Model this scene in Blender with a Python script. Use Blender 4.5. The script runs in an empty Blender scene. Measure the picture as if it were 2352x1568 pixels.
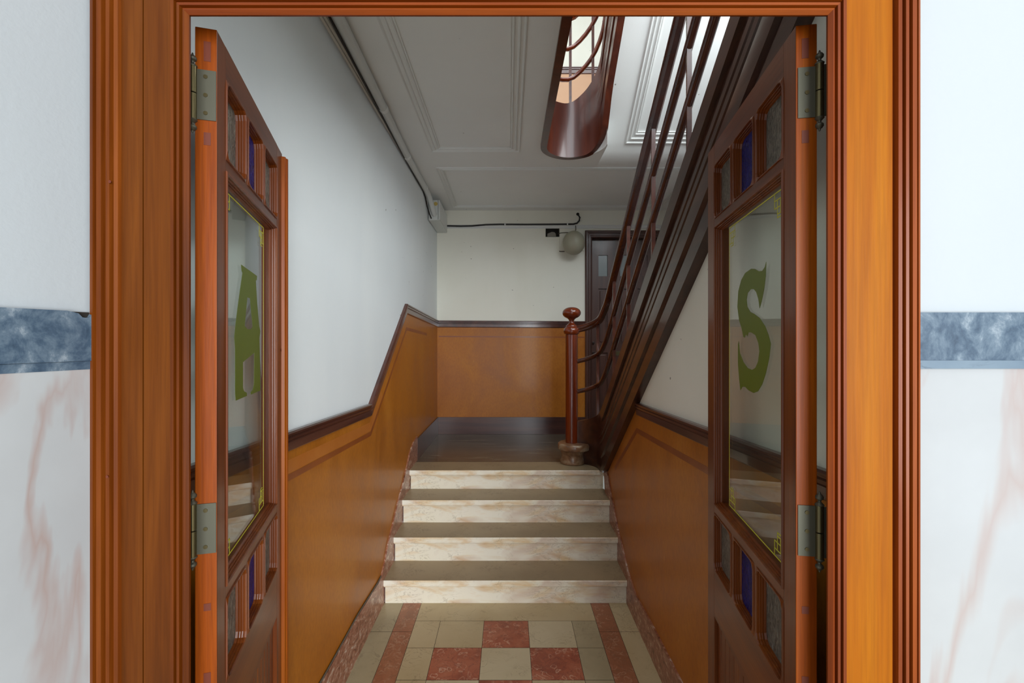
import bpy, bmesh, math
from mathutils import Vector, Matrix
PI = math.pi
scene = bpy.context.scene
C = scene.collection

# ------------------------------------------------------------------ camera
cam_data = bpy.data.cameras.new('camera')
cam = bpy.data.objects.new('camera', cam_data); C.objects.link(cam)
cam.location = (0, 0, 1.75); cam.rotation_euler = (PI/2, 0, 0)
cam_data.sensor_width = 36; cam_data.lens = 1050/2352*36
cam_data.shift_x = 8/2352; cam_data.shift_y = -4/2352
cam_data.clip_start = 0.02
scene.camera = cam
# ------------------------------------------------------------------ world and large lights
w = bpy.data.worlds.new('world'); scene.world = w; w.use_nodes = True
w.node_tree.nodes['Background'].inputs[0].default_value = (0.80, 0.90, 1.0, 1)
w.node_tree.nodes['Background'].inputs[1].default_value = 0.5

def area(name, loc, target, sx, sy, power, col):
    d = bpy.data.lights.new(name, 'AREA'); d.shape = 'RECTANGLE'; d.size = sx; d.size_y = sy
    d.energy = power; d.color = col
    o = bpy.data.objects.new(name, d); C.objects.link(o); o.location = loc
    o.rotation_euler = (Vector(target)-Vector(loc)).to_track_quat('-Z', 'Y').to_euler()
    return o
area('street_entrance_daylight', (1.9, -4.4, 1.7), (-0.2, 2.0, 1.6), 3.2, 3.2, 320, (0.93, 0.97, 1.0))
area('stair_side_fill', (1.88, 2.1, 3.55), (-.85, 2.3, 1.5), 1.5, 1.3, 40, (0.90, 0.97, 1.0))  # added side fill to brighten the left wall, no real window here
area('stairwell_top_fill', (0.9, 2.6, 6.2), (0.85, 2.6, 3.0), 1.6, 2.4, 60, (0.92, 0.97, 1.0))  # added overhead fill for the well and upper floor, no real skylight
area('first_floor_window_daylight', (1.0, 0.55, 4.75), (0.6, 3.6, 3.2), 1.7, 1.9, 38, (0.90, 0.96, 1.0))
vs = scene.view_settings
vs.view_transform = 'Standard'; vs.look = 'None'; vs.exposure = 0.5; vs.gamma = 1.0
vs.use_curve_mapping = False

# ------------------------------------------------------------------ materials
def srgb(r, g, b):
    f = lambda c: (c/255/12.92) if c/255 <= 0.04045 else ((c/255+0.055)/1.055)**2.4
    return (f(r), f(g), f(b), 1)

class NT:
    def __init__(s, name):
        s.m = bpy.data.materials.new(name); s.m.use_nodes = True
        s.t = s.m.node_tree; s.b = s.t.nodes['Principled BSDF']; s.out = s.t.nodes['Material Output']
        s.tc = s.n('ShaderNodeTexCoord')
    def n(s, k, **kw):
        x = s.t.nodes.new(k)
        for a, v in kw.items(): setattr(x, a, v)
        return x
    def l(s, a, b): s.t.links.new(a, b)
    def mapping(s, scale, rot=(0, 0, 0), loc=(0, 0, 0)):
        m = s.n('ShaderNodeMapping'); m.inputs['Scale'].default_value = scale
        m.inputs['Rotation'].default_value = rot; m.inputs['Location'].default_value = loc
        s.l(s.tc.outputs['Object'], m.inputs[0]); return m.outputs[0]
    def noise(s, vec, scale, detail=5, dist=0, rough=.55):
        x = s.n('ShaderNodeTexNoise'); x.inputs['Scale'].default_value = scale
        x.inputs['Detail'].default_value = detail; x.inputs['Distortion'].default_value = dist
        x.inputs['Roughness'].default_value = rough
        s.l(vec, x.inputs['Vector']); return x.outputs['Fac']
    def ramp(s, fac, stops, interp='LINEAR'):
        r = s.n('ShaderNodeValToRGB'); r.color_ramp.interpolation = interp
        e = r.color_ramp.elements
        while len(e) < len(stops): e.new(0.5)
        for k, (p, c) in enumerate(stops): e[k].position = p; e[k].color = c
        s.l(fac, r.inputs[0]); return r.outputs[0]
    def mix(s, fac, a, b, mode='MIX'):
        x = s.n('ShaderNodeMix', data_type='RGBA', blend_type=mode)
        for v, i in ((fac, 0), (a, 6), (b, 7)):
            if hasattr(v, 'is_output'): s.l(v, x.inputs[i])
            else: x.inputs[i].default_value = v
        return x.outputs[2]
    def bump(s, h, strength, dist=0.01):
        b = s.n('ShaderNodeBump'); b.inputs['Strength'].default_value = strength
        b.inputs['Distance'].default_value = dist
        s.l(h, b.inputs['Height']); s.l(b.outputs[0], s.b.inputs['Normal']); return b
    def fin(s, col, rough=.5, coat=0, metal=0, spec=.5):
        if hasattr(col, 'is_output'): s.l(col, s.b.inputs['Base Color'])
        else: s.b.inputs['Base Color'].default_value = col
        if hasattr(rough, 'is_output'): s.l(rough, s.b.inputs['Roughness'])
        else: s.b.inputs['Roughness'].default_value = rough
        s.b.inputs['Coat Weight'].default_value = coat; s.b.inputs['Coat Roughness'].default_value = .12
        s.b.inputs['Metallic'].default_value = metal
        s.b.inputs['Specular IOR Level'].default_value = spec
        return s.m

BLACK, WHITE = (0, 0, 0, 1), (1, 1, 1, 1)
def wood(name, dark, mid, light, axis='z', rough=.35, coat=.3, seed=0, fine=.35, spec=.5):
    t = NT(name)
    sc = {'z': (14, 14, .8), 'x': (.8, 14, 14), 'y': (14, .8, 14)}[axis]
    sc2 = {'z': (160, 160, 5), 'x': (5, 160, 160), 'y': (160, 5, 160)}[axis]
    n1 = t.noise(t.mapping(sc, loc=(seed, seed*.7, seed*.3)), 1.0, 5, .8)
    c = t.ramp(n1, [(.28, dark), (.5, mid), (.72, light)])
    n2 = t.noise(t.mapping(sc2), 1.0, 3, .2)
    c2 = t.ramp(n2, [(.35, (.45, .4, .38, 1)), (.6, WHITE)])
    c = t.mix(fine, c, c2, 'MULTIPLY')
    t.bump(n2, .06, .004)
    return t.fin(c, rough, coat, 0, spec)

def plaster(name, a, b, rough=.75):
    t = NT(name)
    n = t.noise(t.mapping((1.3, 1.3, .7)), 1, 5, .4)
    c = t.ramp(n, [(.3, a), (.7, b)])
    sp = t.noise(t.mapping((26, 26, 26)), 1, 1)
    spots = t.ramp(sp, [(.80, BLACK), (.82, WHITE)])
    c = t.mix(spots, c, srgb(150, 145, 135))
    n2 = t.noise(t.mapping((90, 90, 90)), 1, 3)
    t.bump(n2, .10, .004)
    return t.fin(c, rough)

M = {}
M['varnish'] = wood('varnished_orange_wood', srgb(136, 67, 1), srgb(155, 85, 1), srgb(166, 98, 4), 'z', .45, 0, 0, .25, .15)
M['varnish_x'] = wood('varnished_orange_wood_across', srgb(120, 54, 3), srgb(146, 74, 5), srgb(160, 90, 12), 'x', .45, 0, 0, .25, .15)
M['varnish_brown'] = wood('darker_brown_wood', srgb(72, 34, 4), srgb(94, 46, 6), srgb(110, 58, 12), 'z', .45, 0, 11, .3, .15)  # darker brown tone for the left casing boards
M['mould_brown'] = wood('darker_moulding_wood', srgb(76, 32, 4), srgb(106, 49, 6), srgb(128, 65, 14), 'z', .4, .03, 12, .3, .2)  # darker brown tone for the left casing mouldings
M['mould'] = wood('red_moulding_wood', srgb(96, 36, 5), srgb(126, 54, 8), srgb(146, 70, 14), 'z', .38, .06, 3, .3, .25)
M['mould_x'] = wood('red_moulding_wood_across', srgb(96, 36, 5), srgb(126, 54, 8), srgb(146, 70, 14), 'x', .38, .06, 3, .3, .25)
M['leaf'] = wood('door_leaf_wood', srgb(88, 36, 6), srgb(112, 52, 10), srgb(132, 68, 16), 'z', .36, .15, 5, .3, .35)
M['leaf_x'] = wood('door_leaf_wood_across', srgb(86, 36, 6), srgb(110, 51, 10), srgb(128, 66, 16), 'x', .36, .15, 5, .3, .35)
M['leaf_edge'] = wood('door_leaf_edge_wood', srgb(122, 48, 1), srgb(148, 68, 2), srgb(162, 86, 6), 'z', .42, .04, 8, .4, .25)
M['mahogany'] = wood('dark_mahogany', srgb(44, 22, 14), srgb(62, 32, 20), srgb(78, 42, 26), 'y', .34, .35, 2, .2)
M['string_mahogany'] = wood('well_lining_mahogany', srgb(62, 24, 12), srgb(80, 32, 16), srgb(96, 42, 22), 'z', .32, .3, 6, .15)
M['rail_mahogany'] = wood('dark_handrail_mahogany', srgb(56, 24, 12), srgb(76, 33, 18), srgb(94, 43, 24), 'y', .26, .4, 7, .2)
M['mahogany_z'] = wood('red_mahogany_turned', srgb(86, 28, 7), srgb(110, 40, 11), srgb(128, 52, 17), 'z', .2, .5, 4, .2)
M['rail_dark'] = wood('dark_rail_wood', srgb(62, 30, 22), srgb(82, 42, 30), srgb(98, 54, 38), 'y', .3, .5, 6, .2)
M['skirt_dark'] = wood('dark_plum_skirting', srgb(58, 34, 30), srgb(74, 44, 38), srgb(90, 56, 46), 'x', .28, .4, 6, .2)
M['panel_door'] = wood('dark_brown_door_wood', srgb(60, 36, 28), srgb(78, 46, 36), srgb(94, 58, 44), 'z', .4, .25, 9, .2)
M['wall_cool'] = plaster('cool_white_plaster', srgb(228, 233, 234), srgb(236, 240, 239))
M['wall_warm'] = plaster('warm_white_plaster', srgb(232, 229, 214), srgb(240, 238, 226))
M['ceil'] = plaster('ceiling_plaster', srgb(232, 233, 231), srgb(238, 239, 236))
M['plaster_trim'] = NT('plaster_moulding').fin(srgb(226, 227, 224), .5)
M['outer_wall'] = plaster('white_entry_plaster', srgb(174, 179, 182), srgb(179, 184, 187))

def wainscot():
    t = NT('ochre_wainscot')
    n = t.noise(t.mapping((2.5, 2.5, 1.6)), 1, 6, 1.0)
    c = t.ramp(n, [(.3, srgb(158, 90, 14)), (.55, srgb(176, 106, 26)), (.8, srgb(188, 122, 44))])
    n2 = t.noise(t.mapping((70, 70, 35)), 1, 3)
    c = t.mix(.25, c, t.ramp(n2, [(.35, (.55, .45, .35, 1)), (.6, WHITE)]), 'MULTIPLY')
    n3 = t.noise(t.mapping((60, 60, 11), loc=(4, 2, 1)), 1, 2)
    c = t.mix(t.ramp(n3, [(.74, BLACK), (.78, (.6, .6, .6, 1))]), c, srgb(206, 148, 90))
    t.bump(n2, .05, .003)
    return t.fin(c, t.ramp(n, [(.3, (.36, .36, .36, 1)), (.8, (.52, .52, .52, 1))]), .08, 0, .35)
M['wainscot'] = wainscot()
M['wainscot_lit'] = NT('bright_lit_wainscot').fin(srgb(206, 160, 124), .5)  # same ochre wainscot, with the bright upstairs light put into its colour
def wband(name, c):
    t = NT(name); n = t.noise(t.mapping((6, 6, 6)), 1, 4)
    return t.fin(t.ramp(n, [(.3, c[0]), (.7, c[1])]), .4, .15)
M['band'] = wband('painted_dark_band', (srgb(128, 62, 16), srgb(146, 76, 24)))
M['band_light'] = wband('painted_light_band', (srgb(170, 94, 24), srgb(182, 110, 42)))

def marble_white(nm='white_marble_pink_veins', loc=(.4, 0, 1.15), tone=srgb(156, 124, 112), lo=.40, hi=.58):
    t = NT(nm)
    v = t.mapping((1.15, 1.15, .34), rot=(0, .30, .1), loc=loc)
    n = t.noise(v, 2.6, 5, .8)
    vein = t.ramp(n, [(.46, BLACK), (.50, (.6, .6, .6, 1)), (.54, BLACK)])
    m = t.noise(t.mapping((1, 1, 1), loc=(7, 3, 1)), 1.7, 3)
    vein = t.mix(1, vein, t.ramp(m, [(lo, BLACK), (hi, WHITE)]), 'MULTIPLY')
    base = t.ramp(t.noise(t.mapping((1, 1, 1)), 2.4, 5), [(.3, srgb(166, 167, 168)), (.7, srgb(178, 180, 181))])
    c = t.mix(vein, base, tone)
    return t.fin(c, .22)
M['marble_white'] = marble_white()
M['marble_white_faint'] = marble_white('white_marble_faint_veins', (3.1, 0, .6), srgb(164, 142, 134), .1, .3)
def marble_blue():
    t = NT('blue_grey_marble')
    n = t.noise(t.mapping((17, 17, 13), rot=(0, .5, 0)), 1.3, 9, .35, .72)
    c = t.ramp(n, [(.28, srgb(40, 56, 74)), (.43, srgb(68, 86, 104)), (.55, srgb(98, 114, 128)), (.68, srgb(152, 162, 170))])
    return t.fin(c, .35)
M['marble_blue'] = marble_blue()
def marble_red(name, scale=1.0, pale=False, rot=(0, 0, 0)):
    t = NT(name)
    base = t.ramp(t.noise(t.mapping((5*scale,)*3), 1, 6, .8), [(.25, srgb(132, 64, 42)), (.5, srgb(170, 92, 64)), (.8, srgb(192, 124, 92))])
    vo = t.n('ShaderNodeTexVoronoi', feature='F1'); vo.inputs['Scale'].default_value = 1
    wv = t.mapping((22*scale, 22*scale, 22*scale), rot=rot)
    nn = t.n('ShaderNodeTexNoise'); nn.inputs['Scale'].default_value = .5; nn.inputs['Detail'].default_value = 3
    t.l(wv, nn.inputs['Vector'])
    ad = t.n('ShaderNodeVectorMath', operation='MULTIPLY_ADD'); ad.inputs[1].default_value = (3, 3, 3)
    t.l(nn.outputs['Color'], ad.inputs[0]); t.l(wv, ad.inputs[2]); t.l(ad.outputs[0], vo.inputs['Vector'])
    shell = t.ramp(vo.outputs['Distance'], [(.26, BLACK), (.40, (.9, .9, .9, 1)), (.47, BLACK)])
    msk = t.ramp(t.noise(t.mapping((9*scale,)*3, loc=(3, 1, 8)), 1, 3), [(.42, BLACK), (.56, WHITE)])
    shell = t.mix(1, shell, msk, 'MULTIPLY')
    c = t.mix(shell, base, srgb(206, 160, 132))
    v2 = t.ramp(t.noise(t.mapping((12*scale,)*3), 1, 6, 2), [(.47, BLACK), (.5, (.5, .5, .5, 1)), (.53, BLACK)])
    c = t.mix(v2, c, srgb(112, 62, 52))
    if pale: c = t.mix(.42, c, srgb(150, 118, 84))
    return t.fin(c, .3)
M['marble_red'] = marble_red('red_fossil_marble')
M['marble_red_strip'] = marble_red('worn_red_fossil_marble', 1.1, True)
def marble_skirt():
    t = NT('mottled_red_skirting_marble')
    n = t.noise(t.mapping((14, 14, 26)), 1, 8, 1.5, .65)
    c = t.ramp(n, [(.34, srgb(98, 58, 42)), (.46, srgb(146, 90, 66)), (.55, srgb(162, 112, 88)), (.66, srgb(204, 184, 166))])
    return t.fin(c, .3)
M['marble_skirt'] = marble_skirt()
def lioz(name, a, b, vein, warm=None, rough=.32):
    t = NT(name)
    n = t.noise(t.mapping((3, 3, 3)), 1, 5, .5)
    c = t.ramp(n, [(.3, a), (.7, b)])
    if warm:
        k = t.ramp(t.noise(t.mapping((3.2, 6, 12), loc=(2, 5, 1)), 1, 4, 1), [(.48, BLACK), (.68, (.8, .8, .8, 1))])
        c = t.mix(k, c, warm)
        k = t.ramp(t.noise(t.mapping((2.6, 6, 5), loc=(9, 5, 1)), 1, 3, 1), [(.52, BLACK), (.70, (.6, .6, .6, 1))])
        c = t.mix(k, c, srgb(204, 172, 152))
    v = t.ramp(t.noise(t.mapping((8, 8, 16)), 1, 7, 1.8, .6), [(.478, BLACK), (.5, (.55, .55, .55, 1)), (.52, BLACK)])
    m = t.ramp(t.noise(t.mapping((5, 5, 5), loc=(1, 1, 9)), 1, 2), [(.45, BLACK), (.62, WHITE)])
    c = t.mix(t.mix(1, v, m, 'MULTIPLY'), c, vein)
    return t.fin(c, rough)
M['lip_blue'] = lioz('pale_blue_marble_lip', srgb(88, 106, 124), srgb(120, 136, 148), srgb(60, 72, 86))
M['lioz'] = lioz('cream_fossil_limestone', srgb(184, 164, 124), srgb(198, 180, 142), srgb(128, 104, 76))
M['lioz_pale'] = lioz('pale_cream_limestone', srgb(190, 174, 138), srgb(204, 190, 156), srgb(132, 112, 84))
M['lioz_grey'] = lioz('greyish_limestone', srgb(164, 150, 118), srgb(182, 168, 134), srgb(104, 94, 78))
M['riser'] = lioz('cream_step_marble', srgb(236, 228, 204), srgb(244, 238, 222), srgb(150, 132, 104), srgb(222, 186, 130))
M['tread'] = lioz('worn_shaded_tread_marble', srgb(146, 126, 96), srgb(164, 144, 112), srgb(94, 74, 54), rough=.42)  # darker for wear and for weak light on treads, put into the colour
def slate():
    t = NT('dark_streaked_landing_stone')
    n = t.noise(t.mapping((1.6, 9, 1), rot=(0, 0, -.35)), 1, 5, 1.2)
    c = t.ramp(n, [(.3, srgb(78, 70, 58)), (.55, srgb(98, 88, 72)), (.75, srgb(124, 112, 92))])
    return t.fin(c, .25, .1)
M['slate'] = slate()
M['grout'] = NT('grout').fin(srgb(70, 60, 48), .8)
M['brass_old'] = NT('tarnished_brass').fin(srgb(104, 94, 64), .34, 0, .8)
M['steel_old'] = NT('dull_steel').fin(srgb(92, 90, 76), .48, 0, .55)
M['chrome'] = NT('chrome').fin(srgb(215, 215, 215), .15, 0, 1)
M['black'] = NT('black_rubber').fin(srgb(24, 20, 18), .5)
M['grey_cable'] = NT('grey_cable').fin(srgb(92, 84, 72), .5)
M['white_plastic'] = NT('white_plastic').fin(srgb(206, 208, 204), .4)
M['dark_hole'] = NT('dark_recess').fin(srgb(34, 28, 22), .8)
M['niche_plaster'] = NT('broken_plaster').fin(srgb(150, 142, 130), .9)
M['olive'] = NT('olive_green_paint').fin(srgb(92, 106, 3), .5)
M['olive_dark'] = NT('pale_letter_outline').fin(srgb(168, 176, 150), .6)
M['yellow'] = NT('yellow_paint').fin(srgb(196, 190, 40), .5)
M['gold_label'] = NT('yellow_sticker').fin(srgb(196, 168, 90), .5)
M['knot'] = NT('dark_wood_knot').fin(srgb(104, 42, 18), .5)
def plinth_mat():
    t = NT('worn_plinth_marble')
    n = t.noise(t.mapping((7, 7, 12)), 1, 5, 1)
    return t.fin(t.ramp(n, [(.3, srgb(92, 58, 36)), (.5, srgb(132, 98, 70)), (.72, srgb(176, 158, 130))]), .28, .2)
M['plinth'] = plinth_mat()

def glass_mat(name, tint):
    m = bpy.data.materials.new(name); m.use_nodes = True; t = m.node_tree
    for n in list(t.nodes): t.nodes.remove(n)
    o = t.nodes.new('ShaderNodeOutputMaterial'); mx = t.nodes.new('ShaderNodeMixShader')
    tr = t.nodes.new('ShaderNodeBsdfTransparent'); tr.inputs[0].default_value = tint
    gl = t.nodes.new('ShaderNodeBsdfGlossy'); gl.inputs['Roughness'].default_value = 0.0
    fr = t.nodes.new('ShaderNodeFresnel'); fr.inputs['IOR'].default_value = 1.45
    ge = t.nodes.new('ShaderNodeNewGeometry'); mi = t.nodes.new('ShaderNodeMix')
    mi.inputs[2].default_value = 1.45; mi.inputs[3].default_value = 1/1.45
    t.links.new(ge.outputs['Backfacing'], mi.inputs[0]); t.links.new(mi.outputs[0], fr.inputs['IOR'])
    t.links.new(fr.outputs[0], mx.inputs[0]); t.links.new(tr.outputs[0], mx.inputs[1])
    t.links.new(gl.outputs[0], mx.inputs[2]); t.links.new(mx.outputs[0], o.inputs[0]); return m
M['glass'] = glass_mat('clear_glass', (.93, .96, .94, 1))
def tex_glass(name, col, rough=.18, scale=120, trans=.75, bump=.6):
    t = NT(name)
    n = t.noise(t.mapping((scale, scale, scale*.45)), 1, 2, 1.2)
    t.bump(n, bump, .02)
    col = t.mix(t.ramp(n, [(.4, BLACK), (.62, WHITE)]), tuple(c*.62 for c in col[:3])+(1,), tuple(min(1, c*1.35) for c in col[:3])+(1,))
    t.b.inputs['Transmission Weight'].default_value = trans
    t.b.inputs['IOR'].default_value = 1.35
    return t.fin(col, rough)
M['clear_tex'] = tex_glass('hammered_clear_glass', srgb(196, 190, 174), .28, 110, bump=.8)
M['blue_tex'] = tex_glass('hammered_blue_glass', srgb(40, 42, 138), .28, 90, .45, .8)
M['small_pane'] = NT('dull_door_glass').fin(srgb(126, 134, 134), .2)
gt = NT('frosted_globe_glass'); gt.b.inputs['Transmission Weight'].default_value = .25
gt.b.inputs['Subsurface Weight'].default_value = .2
M['globe'] = gt.fin(srgb(182, 178, 156), .4)

# ------------------------------------------------------------------ mesh helpers
class MB:
    def __init__(s): s.v = []; s.f = []; s.mi = []; s.sm = []
    def add(s, vs, fs, mi=0, smooth=False):
        o = len(s.v); s.v += [tuple(v) for v in vs]
        for f in fs: s.f.append([o+i for i in f]); s.mi.append(mi); s.sm.append(smooth)
        return s
    def box(s, x0, x1, y0, y1, z0, z1, mi=0):
        return s.add([(x, y, z) for x in (x0, x1) for y in (y0, y1) for z in (z0, z1)],
            [(0, 1, 3, 2), (4, 6, 7, 5), (0, 4, 5, 1), (2, 3, 7, 6), (0, 2, 6, 4), (1, 5, 7, 3)], mi)
    def prism(s, poly, fn, a, b, mi=0, smooth=False):
        """poly: 2-D outline; fn(p, t) -> 3-D; extruded from t=a to t=b."""
        n = len(poly)
        vs = [fn(p, a) for p in poly] + [fn(p, b) for p in poly]
        fs = [list(range(n)), list(range(2*n-1, n-1, -1))]
        fs += [(i, i+n, (i+1) % n+n, (i+1) % n) for i in range(n)]
        return s.add(vs, fs, mi, smooth)
    def tube(s, pts, r, n=12, mi=0, cap=True, squash=1.0):
        pts = [Vector(p) for p in pts]; rings = []
        rr = r if isinstance(r, (list, tuple)) else [r]*len(pts)
        for i, p in enumerate(pts):
            d = (pts[min(i+1, len(pts)-1)]-pts[max(i-1, 0)]).normalized()
            up = Vector((0, 0, 1)) if abs(d.z) < .95 else Vector((0, 1, 0))
            a = d.cross(up).normalized(); b = a.cross(d).normalized()
            rings.append([p + a*math.cos(2*PI*k/n)*rr[i] + b*math.sin(2*PI*k/n)*rr[i]*squash for k in range(n)])
        vs = [v for ring in rings for v in ring]; fs = []
        for i in range(len(pts)-1):
            for k in range(n): fs.append((i*n+k, i*n+(k+1) % n, (i+1)*n+(k+1) % n, (i+1)*n+k))
        s.add(vs, fs, mi, True)
        if cap:
            s.add(rings[0], [list(range(n))], mi); s.add(rings[-1], [list(range(n))], mi)
        return s
    def lathe(s, prof, cx, cy, n=32, mi=0, axis='z', cz=0):
        vs = []; fs = []
        for r, z in prof:
            for k in range(n):
                c, q = math.cos(2*PI*k/n)*r, math.sin(2*PI*k/n)*r
                vs.append((cx+c, cy+q, z) if axis == 'z' else (cx+c, cy+z, cz+q))
        for i in range(len(prof)-1):
            for k in range(n): fs.append((i*n+k, i*n+(k+1) % n, (i+1)*n+(k+1) % n, (i+1)*n+k))
        s.add(vs, fs, mi, True)
        s.add(vs[:n], [list(range(n))], mi); s.add(vs[-n:], [list(range(n))], mi)
        return s
    def loft(s, loops, mi=0, smooth=False, cap=False, closed=True):
        n = len(loops[0]); vs = [v for l in loops for v in l]; fs = []
        for i in range(len(loops)-1):
            for k in range(n if closed else n-1):
                fs.append((i*n+k, i*n+(k+1) % n, (i+1)*n+(k+1) % n, (i+1)*n+k))
        if cap: fs.append(list(range(n))); fs.append([(len(loops)-1)*n+k for k in range(n)])
        return s.add(vs, fs, mi, smooth)
    def build(s, name, mats, parent=None, bevel=0, merge=True):
        me = bpy.data.meshes.new(name); me.from_pydata(s.v, [], s.f)
        for m in (mats if isinstance(mats, (list, tuple)) else [mats]): me.materials.append(M[m] if isinstance(m, str) else m)
        for p, mi, sm in zip(me.polygons, s.mi, s.sm): p.material_index = mi; p.use_smooth = sm
        bm = bmesh.new(); bm.from_mesh(me)
        if merge: bmesh.ops.remove_doubles(bm, verts=bm.verts, dist=1e-5)
        bmesh.ops.recalc_face_normals(bm, faces=bm.faces)
        for e in bm.edges:
            if len(e.link_faces) == 2 and e.calc_face_angle(0) > math.radians(38): e.smooth = False
        bm.to_mesh(me); bm.free()
        o = bpy.data.objects.new(name, me); C.objects.link(o)
        if parent: o.parent = parent
        if bevel:
            b = o.modifiers.new('bevel', 'BEVEL'); b.width = bevel; b.segments = 2; b.limit_method = 'ANGLE'
            b.angle_limit = math.radians(50)
        return o
def tag(o, label=None, cat=None, group=None, kind=None):
    for k, v in (('label', label), ('category', cat), ('group', group), ('kind', kind)):
        if v: o[k] = v
    return o
def empty(name, loc=(0, 0, 0), rz=0):
    o = bpy.data.objects.new(name, None); C.objects.link(o); o.location = loc; o.rotation_euler.z = rz
    o.empty_display_size = .1; return o
def copy_tree(o, parent=None):
    c = o.copy(); C.objects.link(c)
    if parent: c.parent = parent
    for ch in [x for x in bpy.data.objects if x.parent == o]: copy_tree(ch, c)
    return c
ST = dict(kind='structure')

# ------------------------------------------------------------------ setting out (metres)
XL = lambda y: -0.8655 + 0.0085*y          # left wall plane, a hair off square
XR = 0.797                                  # right wall plane
YB = 5.25                                   # back wall
ZC = 3.235                                  # hall ceiling
ZF = 3.43                                   # first floor level
LAND = 0.668                                # landing level
NOSE = [(3.02, .158), (3.275, .332), (3.53, .510), (3.785, LAND)]
YD = .90                                    # front face of the partition wall
RX = 1.90                                   # far side of the stair flights
SL = .77                                    # stair slope

# ---- floor with inlaid marble pattern
def build_floor():
    mb = MB()
    mb.add([(-.87, .85, -.002), (.81, .85, -.002), (.81, 3.06, -.002), (-.87, 3.06, -.002)], [(0, 1, 2, 3)], 0)
    g = .0012
    def tile(x0, x1, y0, y1, mi):
        mb.add([(x0+g, y0+g, 0), (x1-g, y0+g, 0), (x1-g, y1-g, 0), (x0+g, y1-g, 0)], [(0, 1, 2, 3)], mi)
    ys = [3.05, 2.847, 2.598, 2.351, 2.104, 1.857, 1.610, 1.363, 1.116, .86]
    xs = [-.4236, -.1517, .121, .3927]
    joints = [3.05, 2.74, 2.32, 1.80, 1.30, .86]
    for i in range(len(joints)-1):
        y1, y0 = joints[i], joints[i+1]
        tile(-.87, -.698, y0, y1, 1); tile(-.698, -.579, y0, y1, 2)
        tile(.544, .665, y0, y1, 2); tile(.665, .81, y0, y1, 3)
    tile(-.579, .544, ys[1], ys[0], 3)
    for i in range(1, len(ys)-1):
        for k in range(3):
            red = (i+k) % 2 == 0
            tile(xs[k], xs[k+1], ys[i+1], ys[i], 4 if red else 5 if (k+i) % 4 != 1 else 3)
        tile(-.579, xs[0], ys[i+1], ys[i], 3)
        tile(xs[3], .544, ys[i+1], ys[i], 1)
    o = mb.build('floor', ['grout', 'lioz_grey', 'marble_red_strip', 'lioz', 'marble_red', 'lioz_pale'], merge=False)
    tag(o, 'hall floor of cream and red fossil marble laid as a chequer', 'floor', **ST)
    b = MB().box(-1.6, 3.5, -1.9, .86, -.05, 0); o = b.build('floor', 'lioz_grey')
    tag(o, 'entry floor in front of the wooden door frame', 'floor', **ST)
build_floor()

# ---- landing
o = MB().box(-.87, RX, 4.05, YB, LAND-.12, LAND).build('floor', 'slate')
tag(o, 'dark streaked stone landing above the four steps', 'floor', **ST)

# ---- marble steps
labels = ['lowest marble step, standing on the chequered floor', 'second marble step up from the chequered floor',
          'third marble step, just under the topmost one', 'topmost marble step, its tread meeting the dark landing']
for i, (y, z) in enumerate(NOSE):
    st = empty('marble_step', (0, y, z)); tag(st, labels[i], 'step', 'marble entrance steps')
    z0 = 0 if i == 0 else NOSE[i-1][1]
    depth = (NOSE[i+1][0]+.02-y) if i < 3 else .265
    xl = XL(y)+.014; xr = .794
    # tread slab with a moulded nosing
    pr = [(0, -.004), (.004, 0), (depth, 0), (depth, -.05), (.016, -.05), (.014, -.044), (.008, -.044), (.006, -.038), (0, -.036)]
    t = MB(); t.prism(pr, lambda p, a: (a, p[0], p[1]), xl, xr, 1)
    ob = t.build('tread', ['tread', 'riser'], st)
    for p in ob.data.polygons:
        p.material_index = 0 if p.normal.z > .9 else 1
    h = z-z0
    r = MB().box(xl+.006, xr-.006, .020, .06 if i < 3 else .08, -h, -.05)
    r.build('riser', 'riser', st)

# ---- walls
def left_prism(mb, poly, p0, p1, mi=0):
    return mb.prism(poly, lambda p, t: (XL(p[0])+t, p[0], p[1]), p0, p1, mi)
o = left_prism(MB(), [(.98, 0), (YB+.1, 0), (YB+.1, 6.3), (.98, 6.3)], -.12, 0).build('wall_left', 'wall_cool')
tag(o, 'cool white plaster wall left of the steps', 'wall', **ST)
o = MB().box(-1.0, RX+.1, YB, YB+.06, 0, 3.0).build('wall_back', 'wall_warm')
bpy.data.objects.remove(o)
# back wall with the door opening and the small niche cut out
DX0, DX1, DZ = .955, 1.71, 2.925
NX0, NX1, NZ0, NZ1 = .425, .585, 2.93, 3.035
mb = MB()
for x0, x1, z0, z1 in [(-1.0, DX0, 0, NZ0), (-1.0, NX0, NZ0, NZ1), (NX1, DX0, NZ0, NZ1), (-1.0, DX0, NZ1, 6.3),
                       (DX0, DX1, 0, LAND-.05), (DX0, DX1, DZ, 6.3), (DX1, RX+.1, 0, 6.3)]:
    mb.box(x0, x1, YB, YB+.14, z0, z1)
o = mb.build('wall_back', 'wall_warm'); tag(o, 'warm white back wall behind the landing', 'wall', **ST)
o = MB().box(RX, RX+.1, .95, YB+.1, 0, 6.3).build('wall_right', 'wall_cool')
tag(o, 'outer side wall of the stair flight', 'wall', **ST)
zs = lambda y, z0: z0 - SL*y
poly = [(.98, 0), (3.80, 0), (3.80, LAND-.002), (3.685, LAND-.002), (.98, zs(.98, 3.52))]
o = MB().prism(poly, lambda p, t: (t, p[0], p[1]), XR, XR+.10).build('wall_right', 'wall_warm')
tag(o, 'plaster wall under the stair flight, right of the steps', 'wall', **ST)
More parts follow.
